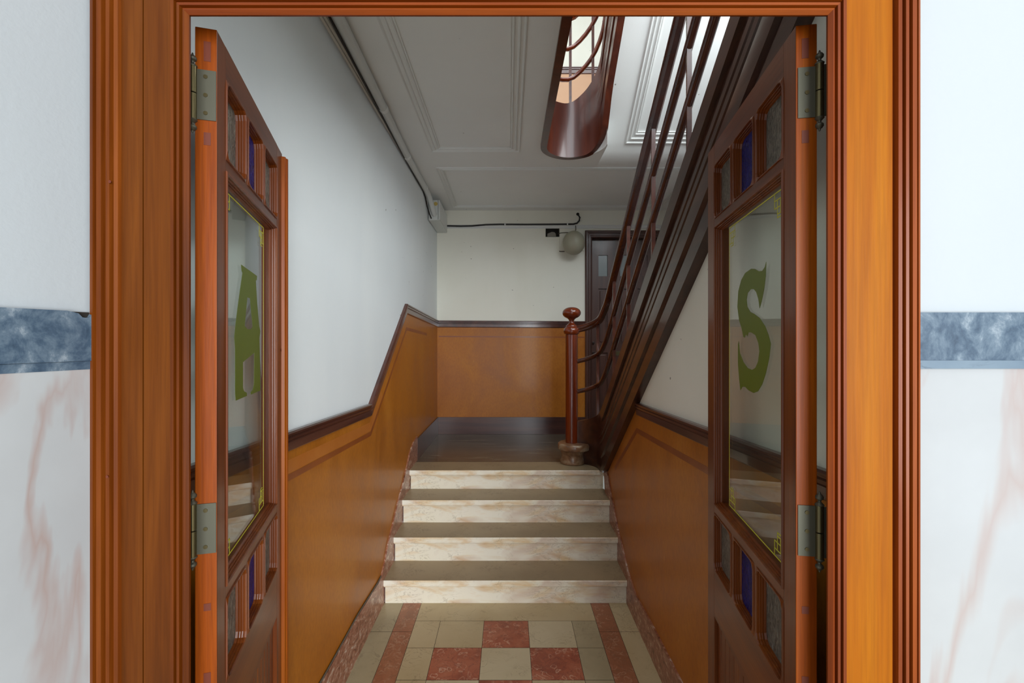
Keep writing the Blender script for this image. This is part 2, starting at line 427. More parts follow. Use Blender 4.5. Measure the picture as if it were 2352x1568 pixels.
# partition with the doorway, entry walls
mb = MB()
mb.box(-.90, -.664, YD, .943, 0, 3.3); mb.box(.664, 3.5, YD, .943, 0, 3.3); mb.box(-.664, .664, YD, .943, 2.44, 3.3)
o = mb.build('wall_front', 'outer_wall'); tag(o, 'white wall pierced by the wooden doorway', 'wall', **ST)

# entry side: left return wall (angled) and frontal right wall, marble dado, blue band
A0 = Vector((-.797, .905)); A1 = Vector((-1.10, -.15)); dA = (A1-A0).normalized()
nA = Vector((-dA.y, dA.x)); nA = nA if nA.x > 0 else -nA
LA = (A1-A0).length
def aw(mb, s0, s1, p0, p1, z0, z1, mi=0):
    c = [A0+dA*s0+nA*p0, A0+dA*s1+nA*p0, A0+dA*s1+nA*p1, A0+dA*s0+nA*p1]
    return mb.prism([(q.x, q.y) for q in c], lambda p, t: (p[0], p[1], t), z0, z1, mi)
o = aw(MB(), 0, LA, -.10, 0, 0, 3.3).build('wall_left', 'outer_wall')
tag(o, 'white plaster entry wall left of the door frame', 'wall', **ST)
ZB0, ZB1, ZB2 = 1.694, 1.710, 1.803
def scallop(mb, s0, s1):     # blue band with a broken notch in its top edge
    pts = [(s0, ZB1), (s1, ZB1), (s1, ZB2), (s0+.060, ZB2), (s0+.050, ZB2-.002), (s0+.042, ZB2-.004), (s0+.036, ZB2-.011), (s0+.030, ZB2-.012), (s0+.024, ZB2-.010), (s0+.021, ZB2-.004), (s0, ZB2-.002)]
    f = lambda p, t: (*(A0+dA*p[0]+nA*t), p[1])
    return mb.prism(pts, f, .001, .014)
bd = scallop(MB(), .012, LA).build('trim_1', 'marble_blue')
tag(bd, 'blue grey marble band on the entry wall left of the frame, chipped along its top', 'trim', **ST)
MB().prism([(.033, ZB2-.016), (.066, ZB2-.016), (.066, ZB2-.001), (.033, ZB2-.001)], lambda p, t: (*(A0+dA*p[0]+nA*t), p[1]), .001, .007).build('dark_mortar', 'dark_hole', bd)
aw(MB(), .016, LA, .001, .011, ZB0, ZB1-.0006).build('lower_lip', 'marble_blue', bd)
o = aw(MB(), .018, LA, .001, .010, 0, ZB0).build('trim_2', 'marble_white')
tag(o, 'white marble dado with pink veins left of the door frame', 'trim', **ST)
bd = MB().box(.786, 3.395, YD-.014, YD-.0005, ZB1, ZB2).build('trim_3', 'marble_blue')
tag(bd, 'blue grey marble band on the wall right of the door frame', 'trim', **ST)
MB().box(.786, 3.395, YD-.017, YD-.0005, ZB0, ZB1).build('lower_lip', 'lip_blue', bd)
o = MB().box(.786, 3.395, YD-.010, YD-.0005, 0, ZB0).build('trim_4', 'marble_white_faint')
tag(o, 'white marble dado with faint pink veins right of the door frame', 'trim', **ST)
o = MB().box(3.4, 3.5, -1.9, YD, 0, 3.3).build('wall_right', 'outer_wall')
tag(o, 'white side wall of the entry', 'wall', **ST)
o = MB().box(-1.6, 3.5, -1.4, YD, 3.3, 3.4).build('ceiling', 'ceil')
tag(o, 'white ceiling over the entry', 'ceiling', **ST)

# ---- ceiling of the hall with the well opening, first floor above
WC, WR = (.50, 3.47), .25
arc = [(WC[0]-WR*math.cos(a), WC[1]+WR*math.sin(a)) for a in [PI*k/24 for k in range(25)]]
poly = [(-1.0, 1.0)] + [(WC[0]-WR, 1.0)] + arc + [(.757, 3.50), (.757, 3.95), (RX, 3.95), (RX, YB), (-1.0, YB)]
o = MB().prism(poly, lambda p, t: (p[0], p[1], t), ZC, ZF).build('ceiling', 'ceil')
tag(o, 'grey white plaster ceiling with moulded panels over the hall', 'ceiling', **ST)
# sloped soffit of the upper flight
s0 = 6.165
poly = [(3.95, ZC), (3.88, ZC+.003), (3.81, ZC+.018), (3.74, ZC+.054), (3.66, zs(3.66, s0)+.001), (1.0, zs(1.0, s0)), (1.0, zs(1.0, s0)+.12), (3.95, ZC+.12)]
sof = MB().prism(poly, lambda p, t: (t, p[0], p[1]), .757, RX, smooth=True).build('ceiling_slope', 'ceil')
tag(sof, 'sloping plaster underside of the upper flight behind the handrails', 'ceiling', **ST)
o = MB().box(-1.0, RX+.1, 1.0, YB+.1, 6.3, 6.4).build('ceiling', 'ceil')
tag(o, 'plaster ceiling over the first floor', 'ceiling', **ST)

# ceiling mouldings
def ring(mb, x0, x1, y0, y1, prof, fn):
    """mitred frame; prof = [(inset, height)]"""
    loops = []
    for i, h in prof:
        loops.append([fn(x0+i, y0+i, h), fn(x1-i, y0+i, h), fn(x1-i, y1-i, h), fn(x0+i, y1-i, h)])
    return mb.loft(loops)
PW = [(a, b*1.7 if b > 0 else b) for a, b in ((0, -.001), (0, .005), (.005, .006), (.012, .002), (.026, .002), (.030, .006), (.035, .006), (.04, .002), (.056, .002), (.060, .006), (.064, .006), (.069, .002), (.073, .004), (.078, .004), (.078, -.001))]
flat = lambda x, y, h: (x, y, ZC-h)
o = ring(MB(), -.605, .087, 1.06, 3.60, PW, flat).build('trim_5', 'plaster_trim')
tag(o, 'long plaster panel moulding on the ceiling left of the stairwell', 'trim', **ST)
PB = [(a*.8, b) for a, b in PW]
o = ring(MB(), -.625, 1.70, 3.935, 5.11, PB, flat).build('trim_6', 'plaster_trim')
tag(o, 'wide plaster panel moulding on the ceiling near the back wall', 'trim', **ST)
k = math.sqrt(1+SL*SL); nz = (-SL/k, -1/k)
slope = lambda x, y, h: (x, y+nz[0]*h, zs(y, s0)+nz[1]*h)
PC = [(a*1.0, b*1.1) for a, b in PW]
o = ring(MB(), .94, 1.78, 1.15, 3.68, PC, slope).build('trim_7', 'plaster_trim')
tag(o, 'plaster panel moulding on the sloping underside of the upper flight', 'trim', **ST)

# ---- rails, wainscots, skirtings
def strip(mb, path, prof, fn, mi=0):
    """mitred moulding: path of (s, z); prof (down, out); fn(s, z, out)"""
    P = [Vector(p) for p in path]; loops = []
    for i, p in enumerate(P):
        ns = []
        for a, b in ((i-1, i), (i, i+1)):
            if a >= 0 and b < len(P):
                d = (P[b]-P[a]).normalized(); ns.append(Vector((d.y, -d.x)))
        n = (ns[0]+ns[-1]).normalized(); n = n/max(n.dot(ns[0]), .3)
        if n.y > 0: n = -n
        loops.append([fn(p.x+n.x*a, p.y+n.y*a, b) for a, b in prof])
    return mb.loft(loops, mi, cap=True)
RAIL = [(0, 0), (0, .020), (.006, .026), (.012, .026), (.016, .018), (.020, .018), (.024, .024), (.030, .024), (.034, .014), (.038, .014), (.041, .018), (.072, .016), (.078, .008), (.078, 0)]
lf = lambda y, z, o: (XL(y)+o, y, z)
rf = lambda y, z, o: (XR-o, y, z)
LR = [(1.0, 1.425), (2.746, 1.3656), (3.68, 2.0395), (YB, 1.971)]
o = strip(MB(), LR, RAIL, lf).build('trim_8', 'rail_dark')
tag(o, 'dark wooden dado rail climbing along the left wall', 'trim', **ST)
RR = [(1.0, 1.432), (2.744, 1.368)]
o = strip(MB(), RR+[(2.80, 1.366)], RAIL, rf).build('trim_9', 'rail_dark')
tag(o, 'dark wooden dado rail on the right wall up to the stair string', 'trim', **ST)
bf = lambda x, z, o: (x, YB-o, z)
o = strip(MB(), [(-.82, 1.971), (.88, 1.962)], RAIL, bf).build('trim_10', 'rail_dark')
tag(o, 'dark wooden dado rail across the back wall behind the newel', 'trim', **ST)

def wpoly(mb, pts, fn, t=.004, mi=0): return mb.prism(pts, lambda p, q: fn(p[0], p[1], q), .0003, t, mi)
top = [(1.0, 1.36), (2.77, 1.30), (3.70, 1.96), (YB, 1.90)]
wl = wpoly(MB(), [(1.0, .05), (2.9, .05), (4.05, LAND), (YB, LAND)] + top[::-1], lf).build('trim_11', 'wainscot')
tag(wl, 'ochre painted wainscot on the left wall', 'trim', **ST)
band = lambda fn, path, w, mat, par, t0=.0046: strip(MB(), path, [(0, .0030), (0, t0), (w, t0), (w, .0030)], fn).build('painted_band', mat, par)
band(lf, [(1.0, 1.262), (2.775, 1.192), (3.715, 1.852), (4.6, 1.818)], .026, 'band', wl)
band(lf, [(1.0, 1.315), (2.765, 1.250), (3.0, 1.415)], .052, 'band_light', wl, .0042)
wr = wpoly(MB(), [(1.0, .05), (2.9, .05), (3.70, LAND), (3.685, LAND), (2.795, zs(2.795, 3.52)), (2.744, 1.33), (1.0, 1.40)], rf).build('trim_12', 'wainscot')
tag(wr, 'ochre painted wainscot on the right wall under the flight', 'trim', **ST)
band(rf, [(1.0, 1.275), (2.83, 1.205), (3.42, .80)], .030, 'band', wr)
wb = wpoly(MB(), [(-.82, LAND+.1), (.88, LAND+.1), (.88, 1.90), (-.82, 1.90)], bf).build('trim_13', 'wainscot')
tag(wb, 'ochre painted wainscot on the back wall behind the landing', 'trim', **ST)
band(bf, [(-.80, 1.795), (.87, 1.785)], .014, 'band', wb, .0043)
# marble skirtings
pl = [(1.0, .0), (3.1, .0), (3.9, .45), (4.10, .60), (4.10, .885), (3.95, .864), (3.816, .815), (3.70, .725), (3.562, .624), (3.42, .545), (3.278, .440), (3.14, .350), (3.06, .262), (2.984, .205), (2.90, .202), (2.53, .225), (2.16, .218), (1.0, .222)]
o = wpoly(MB(), pl, lf, .014).build('baseboard_left', 'marble_skirt')
tag(o, 'mottled red marble skirting stepping up the left wall', 'baseboard', **ST)
pr_ = [(1.0, .0), (3.1, .0), (3.70, .45), (3.76, .655), (3.72, .700), (3.67, .712), (3.61, .672), (3.50, .552), (3.44, .520), (3.365, .446), (3.26, .362), (3.20, .345), (3.13, .300), (3.02, .225), (2.96, .210), (2.827, .172), (2.5, .190), (1.0, .205)]
o = wpoly(MB(), pr_, rf, .014).build('baseboard_right', 'marble_skirt')
tag(o, 'mottled red marble skirting stepping up the right wall', 'baseboard', **ST)
o = wpoly(MB(), [(4.10, LAND+.001), (YB, LAND+.001), (YB, .864), (4.10, .864)], lf, .016).build('baseboard_left', 'skirt_dark')
tag(o, 'plum wooden skirting on the left wall of the landing', 'baseboard', **ST)
o = wpoly(MB(), [(-.82, LAND+.001), (.88, LAND+.001), (.88, .864), (-.82, .864)], bf, .016).build('baseboard_back', 'skirt_dark')
tag(o, 'plum wooden skirting along the foot of the back wall', 'baseboard', **ST)
# thin wire on top of the left marble skirting
o = MB().tube([lf(1.02, .227, .010), lf(2.16, .224, .010), lf(2.53, .230, .010), lf(2.90, .208, .010), lf(2.98, .211, .010)], .004, 8).build('skirting_wire', 'grey_cable')
tag(o, 'thin dark wire lying along the top of the left marble skirting', 'wire')
# cornices
CO = [(0, 0), (0, .030), (.008, .030), (.012, .020), (.020, .020), (.024, .010), (.034, .010), (.038, 0)]
o = strip(MB(), [(1.0, ZC), (YB, ZC)], CO, lf).build('trim_14', 'plaster_trim')
tag(o, 'thin ridged cornice where the left wall meets the ceiling', 'trim', **ST)
o = strip(MB(), [(-.82, 3.066), (RX, 3.066)], [(0, 0), (0, .008), (.006, .010), (.012, .004), (.024, .004), (.030, .008), (.036, .008), (.040, 0)], bf).build('trim_15', 'plaster_trim')
tag(o, 'thin white plaster moulding high on the back wall under the black cable', 'trim', **ST)

# ---- first floor back wall dado seen through the well
o = strip(MB(), [(-.8, 4.875), (RX, 4.875)], RAIL, bf).build('trim_16', 'rail_dark')
tag(o, 'dark dado rail on the upper floor seen through the stairwell', 'trim', **ST)
o = wpoly(MB(), [(-.8, ZF), (RX, ZF), (RX, 4.80), (-.8, 4.80)], bf).build('trim_17', 'wainscot_lit')
tag(o, 'ochre wainscot on the upper floor seen through the stairwell', 'trim', **ST)

# ---- door frame (casing) ------------------------------------------------
def casing():
    t = empty('trim_18'); tag(t, 'varnished orange wood door frame with grooved mouldings', 'door frame', **ST)
    yf = .88
    def jamb(s, segs):
        pts = [(x, yf - d) for x, d in segs]
        return [(s*x, y) for x, y in pts]
    inner = [(.626, -.012), (.612, .002), (.612, .004), (.618, .010), (.6225, .008), (.6235, .002), (.6255, .002), (.627, .010), (.632, .010), (.6335, .001), (.6355, .001), (.637, .011), (.643, .011), (.6455, .003), (.648, 0)]
    outerR = [(.738, 0), (.7395, -.003), (.7425, -.003), (.744, .008), (.7495, .010), (.751, .001), (.7535, .001), (.755, .012), (.760, .013), (.7615, .004), (.764, .004), (.766, .014), (.774, .014), (.7755, .006), (.7775, .006), (.779, .012), (.784, .010), (.784, -.020)]
    outerL = [(.745, 0), (.747, .006), (.753, .008), (.755, .003), (.758, .003), (.760, .010), (.766, .011), (.768, .004), (.7715, .004), (.774, .012), (.782, .013), (.784, .006), (.788, .006), (.790, .012), (.797, .010), (.797, -.020)]
    zt = 2.62; zi = 2.372
    # mitred inner moulding, one part per side
    def mit(pairs, side):
        mb = MB(); base = [(x-.612, d) for x, d in pairs] + [(.036, -.012)]
        L = []
        for off, d in base:
            x = .612+off; y = yf-d
            L.append([(-x, y, -.0), (-x, y, zi+off), (x, y, zi+off), (x, y, 0)])
        L.append([L[0][0], L[0][1], L[0][2], L[0][3]])
        for i in range(len(base)):
            j = (i+1) % len(base)
            k = {'l': 0, 't': 1, 'r': 2}[side]
            a, b, c, d = L[i][k], L[i][k+1], L[j][k+1], L[j][k]
            mb.add([a, b, c, d], [(0, 1, 2, 3)])
        return mb
    mit(inner, 'l').build('inner_moulding', 'mould_brown', t); mit(inner, 'r').build('inner_moulding', 'mould', t)
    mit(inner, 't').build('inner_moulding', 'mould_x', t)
    up = lambda p, z: (p[0], p[1], z)
    MB().box(.648, .739, yf, .899, 0, zt).build('flat_board', 'varnish', t)
    MB().box(-.7030, -.648, yf+.001, .899, 0, zt).build('flat_board', 'varnish_brown', t)
    MB().box(-.746, -.7045, yf, .899, 0, zt).build('flat_board', 'varnish_brown', t)
    MB().box(-.7046, -.7029, yf+.006, .899, 0, zt).build('dark_joint', 'knot', t)
    MB().box(-.648, .648, yf, .899, zi+.036, zt).build('head_board', 'varnish_x', t)
    MB().prism([(x, yf-d) for x, d in outerR]+[(.738, .899)], up, 0, zt).build('outer_moulding', 'mould', t)
    MB().prism([(-x, yf-d) for x, d in outerL]+[(-.745, .899)], up, 0, zt).build('outer_moulding', 'mould_brown', t)
    # jamb lining behind the moulding, set back as a rebate for the leaves
    for s in (-1, 1):
        a, b = sorted((s*.628, s*.660)); MB().box(a, b, .892, .903, 0, zi+.036).build('door_stop', 'mould', t)
        a, b = sorted((s*.656, s*.6635)); MB().box(a, b, .906, .944, 0, 2.44).build('jamb_lining', 'mould', t)
    MB().box(-.66, .66, .892, .903, zi+.016, zi+.05).build('door_stop', 'mould_x', t)
    MB().box(-.66, .66, .906, .944, 2.428, 2.44).build('head_lining', 'mould_x', t)
    for (x, z) in ((-.762, 1.49), (-.757, 2.05)):
        MB().lathe([(.0028, -.0005), (.0022, .001)], x, 0, 10, 0, 'y', z).build('nail_hole', 'knot', t).location = (0, yf-.012, 0)
casing()

# ---- door leaves ---------------------------------------------------------
LET_A = [(0.251, 1.945), (0.411, 1.937), (0.407, 1.924), (0.397, 1.922), (0.413, 1.857), (0.436, 1.790), (0.449, 1.776), (0.438, 1.756), (0.445, 1.678), (0.451, 1.597), (0.345, 1.597), (0.343, 1.604), (0.365, 1.609), (0.378, 1.622), (0.382, 1.713), (0.267, 1.691), (0.267, 1.624), (0.277, 1.614), (0.302, 1.607), (0.305, 1.598), (0.205, 1.598), (0.2, 1.618), (0.2, 1.729), (0.193, 1.755), (0.203, 1.787), (0.222, 1.833), (0.264, 1.925), (.256, 1.93)]
LET_AH = [(0.308, 1.865), (0.337, 1.865), (0.365, 1.787), (0.345, 1.779), (0.308, 1.779), (0.283, 1.787)]
LET_S = [(0.205, 1.944), (0.214, 1.932), (0.23, 1.925), (0.252, 1.927), (0.282, 1.938), (0.306, 1.942), (0.352, 1.937), (0.384, 1.921), (0.408, 1.892), (0.416, 1.847), (0.401, 1.806), (0.38, 1.783), (0.366, 1.758), (0.354, 1.756), (0.348, 1.765), (0.334, 1.76), (0.326, 1.77), (0.306, 1.77), (0.276, 1.762), (0.256, 1.742), (0.249, 1.72), (0.258, 1.693), (0.276, 1.676), (0.3, 1.669), (0.332, 1.672), (0.366, 1.687), (0.394, 1.711), (0.404, 1.746), (0.411, 1.736), (0.411, 1.68), (0.401, 1.636), (0.390, 1.604), (0.373, 1.616), (0.352, 1.618), (0.326, 1.611), (0.288, 1.608), (0.258, 1.616), (0.23, 1.637), (0.208, 1.665), (0.187, 1.704), (0.177, 1.74), (0.192, 1.763), (0.213, 1.785), (0.247, 1.806), (0.282, 1.818), (0.313, 1.826), (0.335, 1.841), (0.341, 1.861), (0.332, 1.879), (0.309, 1.887), (0.288, 1.885), (0.27, 1.875), (0.256, 1.856), (0.247, 1.831), (0.235, 1.847), (0.219, 1.876), (0.208, 1.909)]
def leaf(name, loc, ang, sy, W, letter, label):
    d = empty(name, loc, ang); tag(d, label, 'door', **ST)
    T = .040; Z0, Z1 = .012, 2.394; UO0, UO1 = .058, .578
    Y = lambda y: sy*y
    def bx(mb, u0, u1, z0, z1, y0=0, y1=T, mi=0):
        a, b = sorted((Y(y0), Y(y1))); return mb.box(u0, u1, a, b, z0, z1, mi)
    st = bx(MB(), 0, UO0, Z0, Z1).build('hinge_stile', ['leaf', 'leaf_edge'], d, .0015)
    for p in st.data.polygons:
        if p.normal.x < -.9: p.material_index = 1
    bx(MB(), UO1, W, Z0, Z1).build('free_stile', 'leaf', d, .0015)
    for z0, z1 in ((2.322, Z1), (2.122, 2.146), (1.182, 1.206), (.838, .995), (Z0, .16)):
        bx(MB(), UO0, UO1, z0, z1, .0003, T-.0003).build('rail', 'leaf_x', d)
    U = [(UO0, .213), (.230, .388), (.405, UO1)]
    for z0, z1 in ((2.146, 2.322), (.995, 1.182)):
        for u0, u1 in ((.213, .230), (.388, .405)):
            bx(MB(), u0, u1, z0, z1, .0003, T-.0003).build('mullion', 'leaf', d)
    def bead(u0, u1, z0, z1, k, cut, mat='leaf'):
        prof = [(0, 0), (.0015, -.003), (.005, -.003), (.0065, 0), (.0065, .004), (.0085, .0045), (.0092, .007), (.0085, .0095), (.0105, .010), (.0112, .0125), (.0105, .015), (.0130, .0155), (.015, .020), (.015, .026), (.012, .043), (.004, .043), (0, .040)]
        loops = []
        for n_, (i, y) in enumerate(prof):
            i *= k; yy = Y(y)
            c = 0 if n_ == 0 or n_ >= len(prof)-1 else cut
            a0, a1, b0, b1 = u0+i, u1-i, z0+i, z1-i
            loops.append([(a0+c, yy, b0), (a1-c, yy, b0), (a1-c*.3, yy, b0+c*.3), (a1, yy, b0+c), (a1, yy, b1-c), (a1-c*.3, yy, b1-c*.3), (a1-c, yy, b1), (a0+c, yy, b1), (a0+c*.3, yy, b1-c*.3), (a0, yy, b1-c), (a0, yy, b0+c), (a0+c*.3, yy, b0+c*.3)])
        loops.append(loops[0])
        MB().loft(loops).build('glazing_bead', mat, d)
    def pane(u0, u1, z0, z1, mat, nm):
        return bx(MB(), u0, u1, z0, z1, .0205, .0245).build(nm, mat, d)
    for z0, z1 in ((2.146, 2.322), (.995, 1.182)):
        for i, (u0, u1) in enumerate(U):
            bead(u0, u1, z0, z1, .55, .018)
            p = pane(u0+.004, u1-.004, z0+.004, z1-.004, 'blue_tex' if i == 1 else 'clear_tex', 'blue_pane' if i == 1 else 'hammered_pane')
    bead(UO0, UO1, 1.206, 2.122, 1.0, .0)
    pane(UO0+.008, UO1-.008, 1.214, 2.114, 'glass', 'clear_pane')
    # painted letter and border lines on the clear pane
    def decal(pts, y0, y1, mat, nm, holes=None):
        bm = bmesh.new()
        loops = [pts] + (holes or [])
        es = []
        for lp in loops:
            vs = [bm.verts.new((u, Y(y0), z)) for u, z in lp]
            es += [bm.edges.new((vs[i], vs[(i+1) % len(vs)])) for i in range(len(vs))]
        bmesh.ops.triangle_fill(bm, edges=es, use_beauty=True)
        r = bmesh.ops.extrude_face_region(bm, geom=list(bm.faces))
        bmesh.ops.translate(bm, verts=[v for v in r['geom'] if isinstance(v, bmesh.types.BMVert)], vec=(0, Y(y1-y0), 0))
        bmesh.ops.recalc_face_normals(bm, faces=bm.faces)
        me = bpy.data.meshes.new(nm); bm.to_mesh(me); bm.free(); me.materials.append(M[mat])
        o = bpy.data.objects.new(nm, me); C.objects.link(o); o.parent = d; return o
    pts, holes = (LET_A, [LET_AH]) if letter == 'A' else (LET_S, None)
    o = decal(pts, .0199, .0205, 'olive', 'painted_letter', holes); o['label'] = f'olive green letter {letter} painted on the glass'
    mb = MB(); lw = .0028
    def seg(u0, z0, u1, z1):
        a0, a1 = sorted((u0, u1)); b0, b1 = sorted((z0, z1))
        bx(mb, a0-lw/2, a1+lw/2, b0-lw/2, b1+lw/2, .0200, .0205)
    ua, ub, za, zb = .104, .490, 1.238, 2.096
    seg(ua, zb, ub, zb); seg(ua, za, ub, za); seg(ub, za, ub, zb); seg(ua, za, ua, zb)
    for su, u in ((1, ua), (-1, ub)):
        for sz, z in ((-1, zb), (1, za)):
            for q in ((.0, .018, .052, .018), (.052, .0, .052, .036), (.018, .018, .018, .052), (.0, .052, .036, .052), (.018, .036, .052, .036), (.036, .018, .036, .060), (.018, .060, .036, .060)):
                seg(u+su*q[0], z+sz*q[1], u+su*q[2], z+sz*q[3])
    mb.build('yellow_border', 'yellow', d)
    # lower panel of vertical grooved boards
    mb = MB(); n = 13; pr = []
    for i in range(n):
        a = UO0+(UO1-UO0)*i/n; b = UO0+(UO1-UO0)*(i+1)/n
        pr += [(a, .018), (a+.004, .011), (b-.004, .011)]
    pr += [(UO1, .018), (UO1, .030), (UO0, .030)]
    mb.prism([(u, Y(y)) for u, y in pr], lambda p, t: (p[0], p[1], t), .16, .838)
    mb.build('grooved_panel', 'leaf', d)
    # astragal along the free edge of the left leaf
    if sy > 0:
        ap = [(W-.012, 0), (W-.010, -.010), (W-.004, -.013), (W, -.009), (W+.004, -.009), (W+.007, -.015), (W+.014, -.017), (W+.018, -.011), (W+.022, -.011), (W+.026, -.014), (W+.032, -.010), (W+.034, 0), (W+.034, .018), (W, .018), (W, 0)]
        MB().prism([(u, Y(y)) for u, y in ap], lambda p, t: (p[0], p[1], t), Z0, Z1-.012).build('cover_strip', 'leaf_edge', d)
        MB().lathe([(.006, -.0005), (.004, .0006)], 0, 0, 12, 0, 'y', 0).build('dark_knot', 'knot', d).location = (W-.020, -.0006, 1.715)
    else:
        ap = [(W, .022), (W+.014, .022), (W+.014, .040), (W, .040)]
        MB().prism([(u, Y(y)) for u, y in ap], lambda p, t: (p[0], p[1], t), Z0, Z1-.012).build('cover_strip', 'leaf', d)
    # tenon ends showing on the hinge edge
    for z0, z1 in ((2.325, 2.366), (2.152, 2.178), (1.19, 1.205), (1.04, 1.062)):
        bx(MB(), -.0006, .0004, z0, z1, .011, .024).build('tenon_end', 'knot', d)
    # hinges
    for z0 in (2.203, 1.309, .32):
        zc = z0+.051
        h = bx(MB(), -.0022, .0002, z0, z0+.103, .0035 if sy < 0 else .001, .039).build('hinge', 'steel_old', d)
        for zz in (z0+.014, zc, z0+.089):
            MB().tube([(-.0036, Y(.020), zz), (-.0020, Y(.020), zz)], .0042, 10).build('screw', 'brass_old', h)
        ky = .0425; ku = -.004
        MB().tube([(ku, Y(ky), z0-.002), (ku, Y(ky), zc-.0012)], .0075, 16).build('knuckle', 'brass_old', h)
        MB().tube([(ku, Y(ky), zc+.0012), (ku, Y(ky), z0+.105)], .0075, 16).build('knuckle', 'brass_old', h)
        bx(MB(), ku-.003, ku+.001, z0, z0+.103, ky+.004, ky+.020).build('frame_flap', 'steel_old', h)
        for s, zb_ in ((1, z0+.105), (-1, z0-.002)):
            prof = [(.0078, 0), (.0088, .002), (.0060, .005), (.0030, .008), (.0034, .011), (.0072, .014), (.0076, .018), (.0050, .022), (.0022, .024), (.0018, .027), (.0004, .029)]
            MB().lathe([(r, zb_+s*q) for r, q in prof], ku, Y(ky), 16).build('finial', 'steel_old', h)
    return d
tl = math.atan2(.9622, -.2721)
leaf('door_1', (-.606, .95, 0), tl, 1, .6616, 'A', 'open wooden door leaf whose glass carries a green letter A')
tr = math.atan2(.9879, .1549)
leaf('door_2', (.5892, .9374, 0), tr, -1, .6533, 'S', 'open wooden door leaf whose glass carries a green letter S')

# ---- newel, rails and stair flight ---------------------------------------
XS = .776
def bez(a, b, t): return a+(b-a)*t
def stair_path(cx, cy, r, y_end, start_ang, n=14, lead=None):
    """plan path: arc about (cx, cy) from start_ang to 0, then straight towards -y"""
    pts = []
    if lead: pts += lead
    for k in range(n+1):
        a = start_ang*(1-k/n); pts.append((cx+r*math.cos(a), cy+r*math.sin(a)))
    y = cy-.06
    while y > cy-.45: pts.append((cx+r, y)); y -= .06
    pts.append((cx+r, y_end)); return pts
def interp(tab, s):
    if s <= tab[0][0]: return tab[0][1]
    for (a, za), (b, zb) in zip(tab, tab[1:]):
        if s <= b:
            t = (s-a)/(b-a); return za+(zb-za)*t
    return tab[-1][1]
def arclen(P):
    L = [0]
    for a, b in zip(P, P[1:]): L.append(L[-1]+math.dist(a, b))
    return L
def smooth(tab, s):           # light smoothing of the piecewise profile
    return sum(interp(tab, s+d) for d in (-.05, -.025, 0, .025, .05))/5

PROF = [(0, -.024), (0, .031), (.098, .031), (.104, .012), (.160, .012), (.168, .027), (.200, .027), (.206, .019), (.216, .019), (.222, .027), (.256, .027), (.262, .019), (.272, .019), (.278, .027), (.312, .030), (.380, .030), (.390, .013), (.420, .013), (.424, .024), (.515, .024), (.515, -.024)]
def string_mesh(P, top, floor_z, bot=None, fade=None, floor_until=None):
    L = arclen(P); loops = []
    for i, (x, y) in enumerate(P):
        a = Vector(P[max(i-1, 0)]); b = Vector(P[min(i+1, len(P)-1)]); d = (b-a).normalized()
        n = Vector((d.y, -d.x))                          # towards the inside of the turn
        tz = top(L[i]); f = fade(L[i]); loop = []
        bz = bot(L[i]) if bot else tz-.515
        fz = floor_z
        H = tz-max(bz, fz)
        for dz, o in PROF:
            z = tz-dz if dz < .5 else max(bz, fz)
            z = max(z, max(bz, fz)+ (0 if dz > .5 else .0005*(.515-dz)))
            oo = o if o < 0 else .024+(o-.024)*f
            loop.append((x+n.x*oo, y+n.y*oo, z))
        loops.append(loop)
    return MB().loft(loops, smooth=True, cap=True)

def balustrade(P, levels, top, radii, bal_s, bal_top, par, bal_bottom_off=-.01, newel_names=('handrail', 'middle_rail', 'middle_rail'), mats=('rail_mahogany',)*3):
    L = arclen(P)
    def at(s):
        for i in range(len(P)-1):
            if s <= L[i+1]:
                t = (s-L[i])/(L[i+1]-L[i]); return (bez(P[i][0], P[i+1][0], t), bez(P[i][1], P[i+1][1], t))
        return P[-1]
    ss = [L[-1]*k/110 for k in range(111)]
    for nm, lv, r in zip(newel_names, levels, radii):
        pts = [(*at(s), lv(s)) for s in ss]
        if nm == 'handrail':
            mb = MB(); n = len(pts)
            prof = [(-.024, -.020), (-.014, -.030), (.014, -.030), (.024, -.020), (.021, -.010), (.027, -.002), (.029, .010), (.024, .022), (.012, .030), (-.012, .030), (-.024, .022), (-.029, .010), (-.027, -.002), (-.021, -.010)]
            loops = []
            for i, p in enumerate(pts):
                a = Vector(pts[max(i-1, 0)]); b = Vector(pts[min(i+1, n-1)]); d = (b-a).normalized()
                sd = d.cross(Vector((0, 0, 1))).normalized(); u = sd.cross(d).normalized()
                loops.append([tuple(Vector(p)+sd*x*.95+u*z) for x, z in prof])
            mb.loft(loops, smooth=True, cap=True).build(nm, mats[0], par)
        else:
            MB().tube(pts, r, 14).build(nm, mats[1], par)
    for s in bal_s:
        x, y = at(s); h = .0105
        MB().box(x-h, x+h, y-.006, y+.006, top(s)+bal_bottom_off, bal_top(s)-.025).build('baluster', 'rail_dark', par)

# ground flight
P1 = stair_path(.556, 3.81, .22, 1.03, PI/2, lead=[(.560, 4.031)])
L1 = arclen(P1)
s90 = L1[1]; s0_ = s90+.22*PI/2                 # arc length where the straight part starts (y=3.81)
Y1 = lambda s: 3.81-(s-s0_)
def mk(z_newel, z0, mid, e0, e7):
    tab = [(0, z_newel), (s90+.04, z_newel+.012), (s90+.22*PI/4, z_newel+mid), (s0_, z_newel+e0), (s0_+.11, z_newel+e7), (s0_+.21, z0-SL*3.60), (s0_+2.90, z0-SL*(3.81-2.90))]
    return lambda s: smooth(tab, s)
hr = mk(1.827, 4.798, .044, .112, .160)
r2 = mk(1.545, 4.529, .046, .115, .163)
r3 = mk(1.280, 4.281, .046, .118, .172)
tp = mk(1.020, 4.020, .044, .115, .165)
flight = empty('stair_flight', (XS, 3.81, LAND)); flight_inv = Matrix.Translation((-XS, -3.81, -LAND))
tag(flight, 'dark wooden stair flight rising from the landing behind the ball-topped newel', 'stairs')
